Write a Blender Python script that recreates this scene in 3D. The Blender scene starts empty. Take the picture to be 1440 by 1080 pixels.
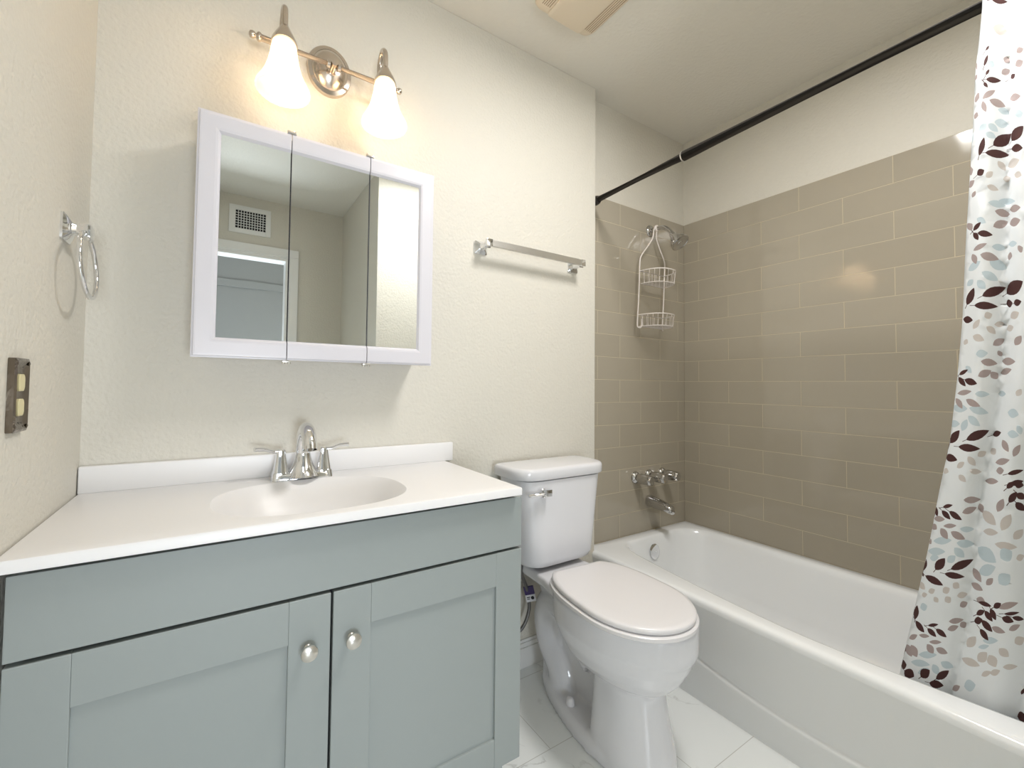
import bpy, bmesh, math, random
from mathutils import Vector, Matrix, geometry
from math import sin, cos, pi, radians

S = bpy.context.scene
COL = S.collection
random.seed(4)

# ------------------------------------------------------------------ camera
cam_data = bpy.data.cameras.new('camera')
cam = bpy.data.objects.new('camera', cam_data)
COL.objects.link(cam)
YAW, PITCH, ROLL = radians(31.2827), radians(1.7934), radians(0.6879)
fw = Vector((sin(YAW)*cos(PITCH), cos(YAW)*cos(PITCH), sin(PITCH)))
rt = Vector((cos(YAW), -sin(YAW), 0.0))
up = rt.cross(fw)
rt2 = rt*cos(ROLL) + up*sin(ROLL)
up2 = -rt*sin(ROLL) + up*cos(ROLL)
cam.matrix_world = Matrix((
    (rt2.x, up2.x, -fw.x, -2.1653),
    (rt2.y, up2.y, -fw.y, -1.3880),
    (rt2.z, up2.z, -fw.z, 1.0869),
    (0, 0, 0, 1)))
cam_data.sensor_fit = 'HORIZONTAL'
cam_data.sensor_width = 36.0
cam_data.lens = 596.423/1440*36.0
cam_data.shift_x = 49.31/1440
cam_data.shift_y = -16.78/1440
cam_data.clip_start = 0.02
S.camera = cam

# ------------------------------------------------------------------ world, view
S.view_settings.view_transform = 'Standard'
S.view_settings.look = 'None'
S.view_settings.gamma = 1.0
S.view_settings.use_curve_mapping = False
S.view_settings.exposure = 0.15
world = bpy.data.worlds.new('world')
S.world = world
world.use_nodes = True
world.node_tree.nodes['Background'].inputs[0].default_value = (0.75, 0.85, 1.0, 1)
world.node_tree.nodes['Background'].inputs[1].default_value = 1.0

def area(name, loc, rot, sx, sy, power, color):
    d = bpy.data.lights.new(name, 'AREA')
    d.shape = 'RECTANGLE'; d.size = sx; d.size_y = sy
    d.energy = power; d.color = color
    o = bpy.data.objects.new(name, d); COL.objects.link(o)
    o.location = loc; o.rotation_euler = rot
    return o
# added cool daylight through the doorway, from a made-up hall window out of view
area('added_hall_daylight', (-1.95, -3.64, 0.80), (radians(90), 0, 0), 1.4, 0.70, 57, (0.86, 0.93, 1.0))
# added ceiling fill light out of view, evening out the room's brightness
cl = area('added_ceiling_fill', (-1.08, -1.04, 2.42), (0, 0, 0), 0.30, 0.44, 20, (1.0, 0.98, 0.96))
# the bulbs inside the two glass shades
def bulb(name, loc, power):
    d = bpy.data.lights.new(name, 'POINT')
    d.energy = power; d.color = (1.0, 0.76, 0.50); d.shadow_soft_size = 0.022
    o = bpy.data.objects.new(name, d); COL.objects.link(o); o.location = loc
    return o

# ------------------------------------------------------------------ materials
def mat(name, color, rough=0.5, metal=0.0, **kw):
    m = bpy.data.materials.new(name); m.use_nodes = True
    b = m.node_tree.nodes['Principled BSDF']
    b.inputs['Base Color'].default_value = (*color, 1)
    b.inputs['Roughness'].default_value = rough
    b.inputs['Metallic'].default_value = metal
    for k, v in kw.items():
        b.inputs[k].default_value = v
    return m
def nodes(m):
    return m.node_tree.nodes, m.node_tree.links, m.node_tree.nodes['Principled BSDF']
def noise_bump(m, scale, strength, dist, detail=2.0, rough=0.5):
    N, L, b = nodes(m)
    tc = N.new('ShaderNodeTexCoord'); n = N.new('ShaderNodeTexNoise')
    n.inputs['Scale'].default_value = scale; n.inputs['Detail'].default_value = detail
    n.inputs['Roughness'].default_value = rough
    bp = N.new('ShaderNodeBump'); bp.inputs['Strength'].default_value = strength
    bp.inputs['Distance'].default_value = dist
    L.new(tc.outputs['Object'], n.inputs['Vector'])
    L.new(n.outputs['Fac'], bp.inputs['Height'])
    L.new(bp.outputs['Normal'], b.inputs['Normal'])
    return m
def srgb(r, g, b):
    f = lambda c: ((c/255+0.055)/1.055)**2.4 if c/255 > 0.04045 else c/255/12.92
    return (f(r), f(g), f(b))

M_wall = noise_bump(mat('wall_paint', srgb(213, 209, 198), 0.55), 95, 0.6, 0.004, 2.0)
M_ceil = noise_bump(mat('ceiling_paint', srgb(226, 222, 212), 0.7), 70, 0.4, 0.005, 2.0)
M_trim = mat('trim_paint', srgb(232, 232, 230), 0.35)
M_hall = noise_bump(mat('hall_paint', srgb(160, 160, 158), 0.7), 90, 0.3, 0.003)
M_cab = noise_bump(mat('cabinet_paint', srgb(151, 158, 157), 0.38), 160, 0.05, 0.001)
M_dark = mat('dark_gap', (0.012, 0.012, 0.016), 0.7)
M_counter = mat('cultured_marble', srgb(234, 233, 233), 0.36)
M_china = mat('vitreous_china', srgb(222, 222, 225), 0.10)
M_seat = mat('seat_plastic', srgb(226, 224, 225), 0.25)
M_tub = mat('tub_enamel', srgb(240, 242, 243), 0.12)
M_chrome = mat('chrome', (0.82, 0.83, 0.85), 0.06, 1.0)
M_chrome_dark = mat('dark_chrome', (0.56, 0.555, 0.55), 0.09, 1.0)  # darker chrome for the tub and shower fittings
M_nickel = mat('brushed_nickel', (0.62, 0.55, 0.48), 0.22, 1.0)
M_satin = mat('satin_nickel', (0.66, 0.64, 0.60), 0.28, 1.0)
M_alu = mat('satin_aluminium', (0.70, 0.69, 0.67), 0.30, 1.0)
M_mirror = mat('mirror_glass', (0.86, 0.90, 0.90), 0.0, 1.0)
M_frame = mat('white_lacquer', srgb(212, 210, 216), 0.3)
M_rod = mat('black_bronze', (0.018, 0.015, 0.013), 0.35)
M_wire = mat('white_coated_wire', srgb(236, 228, 222), 0.35)
M_plas = mat('cream_plastic', srgb(226, 212, 190), 0.4)
M_ivory = mat('ivory_plastic', srgb(214, 204, 160), 0.35)
M_hose = mat('braided_hose', (0.16, 0.155, 0.15), 0.4, 0.6)
M_tag = mat('purple_label', srgb(52, 34, 92), 0.5)
M_tagw = mat('white_label', srgb(222, 222, 226), 0.5)

def shade_material():
    """thin frosted glass: the bulb inside shines through it"""
    m = mat('frosted_glass', (0.95, 0.92, 0.86), 0.3)
    N, L, b = nodes(m)
    t = N.new('ShaderNodeBsdfTranslucent'); t.inputs[0].default_value = (0.97, 0.93, 0.86, 1)
    mx = N.new('ShaderNodeMixShader'); mx.inputs[0].default_value = 0.75
    L.new(b.outputs[0], mx.inputs[1]); L.new(t.outputs[0], mx.inputs[2])
    L.new(mx.outputs[0], N['Material Output'].inputs['Surface'])
    return m
M_shade = shade_material()

def tile_wall_material(name, axis, phase, top, pitch, length):
    """running-bond glazed wall tile; courses counted down from the top edge"""
    m = mat(name, srgb(158, 148, 128), 0.13)
    N, L, b = nodes(m)
    geo = N.new('ShaderNodeNewGeometry'); sp = N.new('ShaderNodeSeparateXYZ')
    L.new(geo.outputs['Position'], sp.inputs[0])
    u = N.new('ShaderNodeMath'); u.operation = 'MULTIPLY_ADD'
    L.new(sp.outputs[axis], u.inputs[0]); u.inputs[1].default_value = -1.0; u.inputs[2].default_value = 40*length - phase
    v = N.new('ShaderNodeMath'); v.operation = 'ADD'
    L.new(sp.outputs['Z'], v.inputs[0]); v.inputs[1].default_value = 40*pitch - top
    cb = N.new('ShaderNodeCombineXYZ')
    L.new(u.outputs[0], cb.inputs[0]); L.new(v.outputs[0], cb.inputs[1])
    br = N.new('ShaderNodeTexBrick')
    br.offset = 0.5; br.offset_frequency = 2; br.squash = 1.0
    br.inputs['Scale'].default_value = 1.0
    br.inputs['Brick Width'].default_value = length
    br.inputs['Row Height'].default_value = pitch
    br.inputs['Mortar Size'].default_value = 0.0013
    br.inputs['Mortar Smooth'].default_value = 0.25
    br.inputs['Color1'].default_value = (*srgb(165, 157, 141), 1)
    br.inputs['Color2'].default_value = (*srgb(169, 161, 145), 1)
    br.inputs['Mortar'].default_value = (*srgb(196, 184, 158), 1)
    L.new(cb.outputs[0], br.inputs['Vector'])
    L.new(br.outputs['Color'], b.inputs['Base Color'])
    rr = N.new('ShaderNodeMapRange'); rr.inputs[3].default_value = 0.09; rr.inputs[4].default_value = 0.7
    L.new(br.outputs['Fac'], rr.inputs[0]); L.new(rr.outputs[0], b.inputs['Roughness'])
    inv = N.new('ShaderNodeMath'); inv.operation = 'SUBTRACT'; inv.inputs[0].default_value = 1.0
    L.new(br.outputs['Fac'], inv.inputs[1])
    bp = N.new('ShaderNodeBump'); bp.inputs['Strength'].default_value = 0.5; bp.inputs['Distance'].default_value = 0.002
    L.new(inv.outputs[0], bp.inputs['Height'])
    nz = N.new('ShaderNodeTexNoise'); nz.inputs['Scale'].default_value = 9.0; nz.inputs['Detail'].default_value = 1.0
    L.new(geo.outputs['Position'], nz.inputs['Vector'])
    b2 = N.new('ShaderNodeBump'); b2.inputs['Strength'].default_value = 0.12; b2.inputs['Distance'].default_value = 0.01
    L.new(nz.outputs['Fac'], b2.inputs['Height']); L.new(bp.outputs['Normal'], b2.inputs['Normal'])
    L.new(b2.outputs['Normal'], b.inputs['Normal'])
    return m
PITCH_T, LEN_T, TOP_T = 0.1073, 0.3064, 1.98
M_tile_r = tile_wall_material('wall_tile_long', 'Y', 0.2357, TOP_T, PITCH_T, LEN_T)
M_tile_b = tile_wall_material('wall_tile_end', 'X', 0.2093, TOP_T, PITCH_T, LEN_T)

def floor_material():
    m = mat('marble_floor_tile', srgb(226, 228, 226), 0.22)
    N, L, b = nodes(m)
    geo = N.new('ShaderNodeNewGeometry')
    mp = N.new('ShaderNodeMapping'); mp.inputs['Location'].default_value = (1.287+0.61*6, 0.105+0.288*20, 0)
    L.new(geo.outputs['Position'], mp.inputs['Vector'])
    br = N.new('ShaderNodeTexBrick'); br.offset = 0.5; br.offset_frequency = 2
    br.inputs['Scale'].default_value = 1.0
    br.inputs['Brick Width'].default_value = 0.61; br.inputs['Row Height'].default_value = 0.288
    br.inputs['Mortar Size'].default_value = 0.0012; br.inputs['Mortar Smooth'].default_value = 0.3
    br.inputs['Color1'].default_value = (*srgb(236, 238, 236), 1)
    br.inputs['Color2'].default_value = (*srgb(232, 235, 234), 1)
    br.inputs['Mortar'].default_value = (*srgb(196, 196, 191), 1)
    L.new(mp.outputs[0], br.inputs['Vector'])
    # grey veins: thin level sets of a distorted noise, in broken patches
    nz = N.new('ShaderNodeTexNoise'); nz.inputs['Scale'].default_value = 4.0; nz.inputs['Detail'].default_value = 8.0
    nz.inputs['Distortion'].default_value = 1.2
    L.new(geo.outputs['Position'], nz.inputs['Vector'])
    d = N.new('ShaderNodeMath'); d.operation = 'SUBTRACT'; d.inputs[1].default_value = 0.5
    L.new(nz.outputs['Fac'], d.inputs[0])
    a = N.new('ShaderNodeMath'); a.operation = 'ABSOLUTE'; L.new(d.outputs[0], a.inputs[0])
    mr = N.new('ShaderNodeMapRange'); mr.inputs[1].default_value = 0.0; mr.inputs[2].default_value = 0.018
    mr.inputs[3].default_value = 1.0; mr.inputs[4].default_value = 0.0
    L.new(a.outputs[0], mr.inputs[0])
    n2 = N.new('ShaderNodeTexNoise'); n2.inputs['Scale'].default_value = 11.0; n2.inputs['Detail'].default_value = 3.0
    L.new(geo.outputs['Position'], n2.inputs['Vector'])
    m2 = N.new('ShaderNodeMapRange'); m2.inputs[1].default_value = 0.48; m2.inputs[2].default_value = 0.62
    L.new(n2.outputs['Fac'], m2.inputs[0])
    mu = N.new('ShaderNodeMath'); mu.operation = 'MULTIPLY'
    L.new(mr.outputs[0], mu.inputs[0]); L.new(m2.outputs[0], mu.inputs[1])
    m3 = N.new('ShaderNodeMath'); m3.operation = 'MULTIPLY'; m3.inputs[1].default_value = 0.45
    L.new(mu.outputs[0], m3.inputs[0])
    mx = N.new('ShaderNodeMixRGB'); mx.inputs[2].default_value = (*srgb(150, 150, 146), 1)
    L.new(m3.outputs[0], mx.inputs[0]); L.new(br.outputs['Color'], mx.inputs[1])
    L.new(mx.outputs[0], b.inputs['Base Color'])
    return m
M_floor = floor_material()

# ------------------------------------------------------------------ mesh helpers
def obj(name, bm, m, parent=None, smooth=None, kind=None):
    me = bpy.data.meshes.new(name)
    bmesh.ops.recalc_face_normals(bm, faces=bm.faces[:])
    bm.to_mesh(me); bm.free()
    mats = m if isinstance(m, (list, tuple)) else [m]
    for x in mats: me.materials.append(x)
    if smooth is not None:
        me.polygons.foreach_set('use_smooth', [True]*len(me.polygons))
        if smooth < 179:
            me.set_sharp_from_angle(angle=radians(smooth))
    o = bpy.data.objects.new(name, me); COL.objects.link(o)
    if parent is not None:
        o.parent = parent
        o.matrix_parent_inverse = Matrix.Translation(-Vector(parent.location))
    if kind: o['kind'] = kind
    return o
def thing(name, label, cat, loc, group=None):
    o = bpy.data.objects.new(name, None); COL.objects.link(o)
    o.location = loc; o['label'] = label; o['category'] = cat
    o.empty_display_size = 0.05
    if group: o['group'] = group
    return o
def tag(o, label, cat, group=None):
    o['label'] = label; o['category'] = cat
    if group: o['group'] = group
    return o

def box(bm, x0, x1, y0, y1, z0, z1, bev=0.0, seg=2):
    vs = [bm.verts.new(p) for p in ((x0,y0,z0),(x1,y0,z0),(x1,y1,z0),(x0,y1,z0),(x0,y0,z1),(x1,y0,z1),(x1,y1,z1),(x0,y1,z1))]
    fs = [bm.faces.new([vs[i] for i in q]) for q in ((0,3,2,1),(4,5,6,7),(0,1,5,4),(1,2,6,5),(2,3,7,6),(3,0,4,7))]
    if bev > 0:
        es = set(e for f in fs for e in f.edges)
        bmesh.ops.bevel(bm, geom=list(es), offset=bev, segments=seg, profile=0.6, affect='EDGES')
def boxbm(*a, **k):
    bm = bmesh.new(); box(bm, *a, **k); return bm
def loft(bm, loops, cap0=True, cap1=True, closed=True):
    rows = [[bm.verts.new(p) for p in lp] for lp in loops]
    n = len(rows[0])
    for a, b in zip(rows, rows[1:]):
        for i in range(n if closed else n-1):
            j = (i+1) % n
            bm.faces.new((a[i], a[j], b[j], b[i]))
    if cap0: bm.faces.new(rows[0][::-1])
    if cap1: bm.faces.new(rows[-1])
    return rows
def frame_of(d, hint=Vector((0, 0, 1))):
    d = d.normalized()
    if abs(d.dot(hint)) > 0.98: hint = Vector((0, 1, 0))
    a = d.cross(hint).normalized(); b = a.cross(d).normalized()
    return a, b
def tube(bm, pts, r, n=12, cap=True, squash=1.0):
    """round tube along points; r is a number or a list; parallel-transported frame"""
    pts = [Vector(p) for p in pts]
    rs = r if isinstance(r, (list, tuple)) else [r]*len(pts)
    loops = []; a = None
    for i, p in enumerate(pts):
        d = (pts[min(i+1, len(pts)-1)] - pts[max(i-1, 0)]).normalized()
        if a is None: a, b = frame_of(d)
        else:
            a = (a - d*a.dot(d)).normalized(); b = d.cross(a)
        loops.append([p + a*(cos(2*pi*k/n)*rs[i]) + b*(sin(2*pi*k/n)*rs[i]*squash) for k in range(n)])
    loft(bm, loops, cap, cap)
def smooth_path(pts, n=6):
    """Catmull-Rom through points"""
    P = [Vector(p) for p in pts]; out = []
    for i in range(len(P)-1):
        p0, p1, p2, p3 = P[max(i-1, 0)], P[i], P[i+1], P[min(i+2, len(P)-1)]
        for k in range(n):
            t = k/n
            out.append(0.5*((2*p1) + (p2-p0)*t + (2*p0-5*p1+4*p2-p3)*t*t + (3*p1-p0-3*p2+p3)*t**3))
    out.append(P[-1]); return out
def lathe(bm, prof, origin, axis=(0, 0, 1), n=32, flute=0.0, nf=0, cap0=True, cap1=True, from_i=0):
    """profile of (radius, height along axis)"""
    axis = Vector(axis).normalized(); a, b = frame_of(axis); o = Vector(origin)
    loops = []
    for i, (r, h) in enumerate(prof):
        lp = []
        for k in range(n):
            t = 2*pi*k/n
            rr = r*(1 + (flute*cos(nf*t) if i >= from_i else 0))
            lp.append(o + axis*h + a*(cos(t)*rr) + b*(sin(t)*rr))
        loops.append(lp)
    loft(bm, loops, cap0, cap1)
def rrect(cx, cy, hx, hy, r, n=6):
    """rounded rectangle as a list of (x, y), 4*(n+1) points"""
    r = min(r, hx*0.999, hy*0.999); out = []
    for sx, sy, a0 in ((1, 1, 0), (-1, 1, pi/2), (-1, -1, pi), (1, -1, 3*pi/2)):
        for k in range(n+1):
            t = a0 + pi/2*k/n
            out.append((cx + sx*(hx-r) + cos(t)*r, cy + sy*(hy-r) + sin(t)*r))
    return out
def prism(bm, outline, z0, z1, bev=0.0):
    """vertical prism from an (x, y) outline with softened top edge"""
    n = len(outline)
    cx = sum(p[0] for p in outline)/n; cy = sum(p[1] for p in outline)/n
    def inset(d):
        res = []
        for i in range(n):
            p0 = Vector(outline[i-1]); p1 = Vector(outline[i]); p2 = Vector(outline[(i+1) % n])
            t = (p2-p0).normalized(); nn = Vector((-t.y, t.x))
            if nn.dot(Vector((cx, cy))-p1) < 0: nn = -nn
            res.append(p1 + nn*d)
        return res
    loops = []
    steps = [(0, z0), (0, z1)] if bev <= 0 else [(0, z0), (0, z1-bev), (bev*0.3, z1-bev*0.3), (bev, z1)]
    for d, z in steps:
        loops.append([Vector((p[0], p[1], z)) for p in (inset(d) if d else outline)])
    loft(bm, loops)

# ------------------------------------------------------------------ the room
ZC = 2.44          # ceiling
XL = -2.44         # left wall
YM = -0.05         # mirror wall
XE = -0.739        # edge where the tub alcove begins
YB = -2.44         # wall behind the camera
XR = -1.34         # side wall beyond the tub
YT = -1.53         # foot end of the tub alcove
def struct(name, bm, m, smooth=None): return obj(name, bm, m, None, smooth, 'structure')
struct('floor', boxbm(-3.4, 0.1, -3.75, 0.1, -0.06, 0.0), M_floor)
struct('ceiling', boxbm(-3.4, 0.1, -3.75, 0.1, ZC, ZC+0.06), M_ceil)
struct('wall_left', boxbm(XL-0.1, XL, YB-0.11, YM, 0, ZC), M_wall)
struct('wall_mirror', boxbm(XL-0.1, XE, YM, 0.10, 0, ZC, bev=0.003), M_wall)
struct('wall_alcove_end', boxbm(XE, 0.1, 0.008, 0.1, 0, ZC), M_wall)
struct('wall_right', boxbm(0.008, 0.1, YT, 0.008, 0, ZC), M_wall)
def tiled(name, args, m):
    return struct(name, boxbm(*args, bev=0.0015, seg=1), m)
tiled('wall_alcove_end_tile', (XE, 0.008, 0.0, 0.008, 0.36, TOP_T), M_tile_b)
tiled('wall_right_tile', (0.0, 0.008, YT, 0.0, 0.36, TOP_T), M_tile_r)
struct('wall_front', boxbm(XR, 0.1, YB-0.11, YT, 0, ZC), M_wall)
# wall behind the camera, with the doorway
DX0, DX1, DZ = -2.36, -1.745, 2.02
bm = bmesh.new()
box(bm, XL, DX0, YB-0.11, YB, 0, ZC); box(bm, DX1, XR, YB-0.11, YB, 0, ZC); box(bm, DX0, DX1, YB-0.11, YB, DZ, ZC)
struct('wall_rear', bm, M_wall)
# door casing and jambs
bm = bmesh.new()
cw = 0.07
box(bm, DX1-0.012, DX1+0.012, YB-0.115, YB+0.002, 0, DZ-0.012); box(bm, DX0-0.012, DX0+0.012, YB-0.115, YB+0.002, 0, DZ-0.012)
box(bm, DX0-0.012, DX1+0.012, YB-0.115, YB+0.002, DZ-0.012, DZ+0.012)
for e, t in ((0.0, 0.012), (0.012, 0.018)):
    box(bm, DX1+0.006+e, DX1+cw+0.006, YB, YB+t, 0, DZ+0.006+e, bev=0.003)
    box(bm, max(DX0-cw, XL+0.001), DX0-0.006-e, YB, YB+t, 0, DZ+0.006+e, bev=0.003)
    box(bm, max(DX0-cw, XL+0.001), DX1+cw+0.006, YB, YB+t, DZ+0.006+e, DZ+cw+0.006, bev=0.003)
struct('door_1', bm, M_trim)
# hall beyond the doorway
bm = bmesh.new(); box(bm, -3.4, -3.3, -3.75, YB-0.11, 0, ZC); struct('wall_hall_left', bm, M_hall)
bm = bmesh.new(); box(bm, -0.9, -0.8, -3.75, YB-0.11, 0, ZC); struct('wall_hall_right', bm, M_hall)
bm = bmesh.new()
box(bm, -3.4, -2.65, -3.75, -3.62, 0, ZC); box(bm, -1.25, -0.8, -3.75, -3.62, 0, ZC)
box(bm, -2.65, -1.25, -3.75, -3.62, 1.15, ZC); box(bm, -2.65, -1.25, -3.75, -3.62, 0, 0.45)
struct('wall_hall_far', bm, M_hall)
struct('trim_1', boxbm(-3.3, -0.9, -3.62, -3.60, 2.00, 2.07, bev=0.004), M_hall)
# added window frame around the hall daylight, kept low to miss the mirror
bm = bmesh.new()
for a_ in ((-2.65, -1.25, -3.66, -3.60, 0.42, 0.45), (-2.65, -1.25, -3.66, -3.60, 1.15, 1.19), (-2.69, -2.65, -3.66, -3.60, 0.42, 1.19), (-1.25, -1.21, -3.66, -3.60, 0.42, 1.19)):
    box(bm, *a_, bev=0.003)
struct('added_window_1', bm, M_trim)
# unseen housing added around the ceiling fill light
bm = bmesh.new()
box(bm, -1.26, -0.90, -1.29, -0.79, 2.426, ZC-0.0005, bev=0.003)
for a_ in ((-1.26, -1.24), (-0.92, -0.90)): box(bm, a_[0], a_[1], -1.29, -0.79, 2.412, 2.427, bev=0.002)
for a_ in ((-1.29, -1.27), (-0.81, -0.79)): box(bm, -1.26, -0.90, a_[0], a_[1], 2.412, 2.427, bev=0.002)
struct('added_lamp_housing', bm, M_trim)
# baseboards
def baseboard(name, x0, x1, y0, y1, ax):
    bm = bmesh.new()
    if ax == 'x':
        box(bm, x0, x1, y0, y1, 0, 0.075, bev=0.002); box(bm, x0, x1, y0+(y1-y0)*0.35, y1, 0.075, 0.092, bev=0.002)
        box(bm, x0, x1, y0+(y1-y0)*0.55, y1, 0.092, 0.103, bev=0.002)
    struct(name, bm, M_trim)
baseboard('baseboard_mirror', -1.46, XE-0.02, YM-0.014, YM, 'x')

# ------------------------------------------------------------------ vanity cabinet
VX0, VX1, VY = -2.428, -1.471, -0.482
vanity = thing('vanity_cabinet', 'grey-green painted bathroom vanity cabinet with two shaker doors under the white sink top', 'cabinet', (-1.95, -0.27, 0))
bm = bmesh.new()
cy = VY+0.020
box(bm, VX0+0.002, VX0+0.018, cy, YM-0.004, 0.0, 0.800); box(bm, VX1-0.018, VX1-0.002, cy, YM-0.004, 0.122, 0.800)
box(bm, VX1-0.018, VX1-0.002, cy+0.055, YM-0.004, 0.0, 0.122)
box(bm, VX0+0.018, VX1-0.018, cy+0.02, YM-0.01, 0.122, 0.140)
obj('carcass', bm, M_cab, vanity)
bm = bmesh.new(); box(bm, VX0+0.018, VX1-0.018, cy+0.001, cy+0.016, 0.125, 0.800)
obj('face_recess', bm, M_dark, vanity)
obj('toe_kick', boxbm(VX0+0.018, VX1-0.018, cy+0.055, cy+0.068, 0.0, 0.121), M_cab, vanity)
obj('drawer_front', boxbm(VX0, VX1, VY, VY+0.018, 0.666, 0.794, bev=0.0015), M_cab, vanity)
def shaker_door(x0, x1, px0, px1, kx, kz):
    z0, z1, pz0, pz1 = 0.122, 0.659, 0.198, 0.576
    bm = bmesh.new()
    box(bm, x0, px0, VY, VY+0.018, z0, z1, bev=0.0018); box(bm, px1, x1, VY, VY+0.018, z0, z1, bev=0.0018)
    box(bm, px0, px1, VY, VY+0.018, pz1, z1, bev=0.0008); box(bm, px0, px1, VY, VY+0.018, z0, pz0, bev=0.0025)
    box(bm, px0-0.001, px1+0.001, VY+0.0065, VY+0.014, pz0-0.001, pz1+0.001)
    d = obj('door', bm, M_cab, vanity)
    bm = bmesh.new()
    lathe(bm, [(0.0075, 0.0), (0.0075, 0.002), (0.0055, 0.004), (0.0055, 0.014), (0.010, 0.018), (0.0155, 0.020), (0.0162, 0.0225), (0.0155, 0.0245), (0.011, 0.027), (0.005, 0.0285)], (kx, VY, kz), (0, -1, 0), 28)
    k = obj('knob', bm, M_satin, d, 40); k['label'] = 'round satin nickel knob'
    return d
shaker_door(VX0, -1.9575, -2.351, -2.037, -2.001, 0.562)
shaker_door(-1.9525, VX1, -1.873, -1.550, -1.915, 0.560)

# ------------------------------------------------------------------ sink top
CT0, CT1 = 0.805, 0.825
top = thing('countertop_sink', 'glossy white one-piece sink top with shallow oval basin and backsplash on the grey vanity', 'sink', (-1.96, -0.28, CT0))
bm = bmesh.new()
SX, SY, HX, HY = -1.960, -0.312, 0.211, 0.157
X0, X1, Y0, Y1 = XL+0.002, -1.487, -0.504, YM-0.001
NS = 64
def supere(cx, cy, hx, hy, p, n=NS):
    out = []
    for k in range(n):
        t = 2*pi*k/n
        c, s = cos(t), sin(t)
        out.append((cx+hx*math.copysign(abs(c)**(2/p), c), cy+hy*math.copysign(abs(s)**(2/p), s)))
    return out
def rect_ray(k, n=NS):
    t = 2*pi*k/n; c, s = cos(t), sin(t)
    sx = ((X1-SX) if c > 0 else (SX-X0))/max(abs(c), 1e-9); sy = ((Y1-SY) if s > 0 else (SY-Y0))/max(abs(s), 1e-9)
    return None
# outer rectangle resampled so that every point faces a basin point, corners kept
outer = []
corners = [(X1, Y1), (X0, Y1), (X0, Y0), (X1, Y0)]
def outer_pt(k):
    t = 2*pi*k/NS; c, s = cos(t), sin(t)
    # map the angle square-wise on to the rectangle
    m_ = max(abs(c), abs(s)); c, s = c/m_, s/m_
    x = SX + (X1-SX)*c if c > 0 else SX + (SX-X0)*c
    y = SY + (Y1-SY)*s if s > 0 else SY + (SY-Y0)*s
    return (x, y)
outer = [outer_pt(k) for k in range(NS)]
def ins(d):
    return [(min(max(x, X0+d), X1-d), min(max(y, Y0+d), Y1-d)) for x, y in outer]
loops = [[Vector((x, y, CT0)) for x, y in outer], [Vector((x, y, CT1-0.004)) for x, y in outer],
         [Vector((x, y, CT1-0.001)) for x, y in ins(0.0015)], [Vector((x, y, CT1)) for x, y in ins(0.005)]]
ring0 = supere(SX, SY, HX+0.004, HY+0.004, 2.5)
loops.append([Vector((x, y, CT1)) for x, y in ring0])
loft(bm, loops, False, False)
obj('counter', bm, M_counter, top, 35)
bm = bmesh.new()
loops = []
for e, dz, p in ((0.004, 0.0, 2.5), (0.002, -0.0015, 2.5), (-0.002, -0.007, 2.5), (-0.018, -0.022, 2.45), (-0.035, -0.050, 2.4), (-0.055, -0.080, 2.3), (-0.085, -0.100, 2.2), (-0.13, -0.110, 2.1)):
    loops.append([Vector((x, y, CT1+dz)) for x, y in supere(SX, SY, HX+e, max(HY+e, 0.02), p)])
loft(bm, loops, False, True)
obj('basin', bm, M_counter, top, 60)
obj('backsplash', boxbm(XL+0.002, -1.459, YM-0.020, YM-0.001, CT1-0.001, 0.887, bev=0.003, seg=3), M_counter, top, 40)
bm = bmesh.new()
lathe(bm, [(0.022, 0), (0.022, 0.002), (0.018, 0.003), (0.016, 0.001)], (SX, SY+0.005, CT1-0.110), (0, 0, 1), 24)
obj('drain', bm, M_chrome, top, 40)

# ------------------------------------------------------------------ faucet
FX, FY, FZ = -1.960, -0.120, CT1
fa = thing('sink_faucet', 'chrome two-handle faucet with curved spout on the white sink top', 'faucet', (FX, FY, FZ))
bm = bmesh.new()
loops = []
for e, z in ((0, 0.0), (0, 0.003), (-0.002, 0.014), (-0.006, 0.0175), (-0.010, 0.0185)):
    loops.append([Vector((x, y, FZ+z)) for x, y in rrect(FX, FY, 0.080+e, 0.026+e, 0.022, 6)])
loft(bm, loops)
obj('base_plate', bm, M_chrome, fa, 40)
bm = bmesh.new()
path = smooth_path([(FX, FY, FZ+0.004), (FX, FY, FZ+0.035), (FX, FY-0.001, FZ+0.075), (FX, FY-0.012, FZ+0.112), (FX, FY-0.040, FZ+0.136), (FX, FY-0.072, FZ+0.132), (FX, FY-0.094, FZ+0.112), (FX, FY-0.104, FZ+0.090)], 6)
rr = []
for i in range(len(path)):
    t = i/(len(path)-1)
    rr.append(0.031*(1-t/0.28)**1.6+0.0195 if t < 0.28 else 0.0195-0.002*(t-0.28))
tube(bm, path, rr, 24)
obj('spout', bm, M_chrome, fa, 60)
for s in (-1, 1):
    bm = bmesh.new()
    hx = FX+s*0.056
    loops = []
    for hw, z in ((0.0245, 0.0), (0.0228, 0.010), (0.0218, 0.0195), (0.0195, 0.0200), (0.0130, 0.058), (0.0115, 0.068), (0.0112, 0.078), (0.0085, 0.0815)):
        loops.append([Vector((x, y, FZ+z)) for x, y in rrect(hx, FY, hw, hw, hw*0.55, 4)])
    loft(bm, loops)
    h = obj('handle', bm, M_chrome, fa, 35)
    bm = bmesh.new()
    pts = smooth_path([(hx-s*0.006, FY, FZ+0.074), (hx+s*0.020, FY-0.006, FZ+0.077), (hx+s*0.042, FY-0.012, FZ+0.085), (hx+s*0.066, FY-0.018, FZ+0.087)], 5)
    tube(bm, pts, [0.0095-0.0025*sin(pi*i/(len(pts)-1)) for i in range(len(pts))], 12, True, 0.65)
    obj('lever', bm, M_chrome, h, 50)

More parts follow.
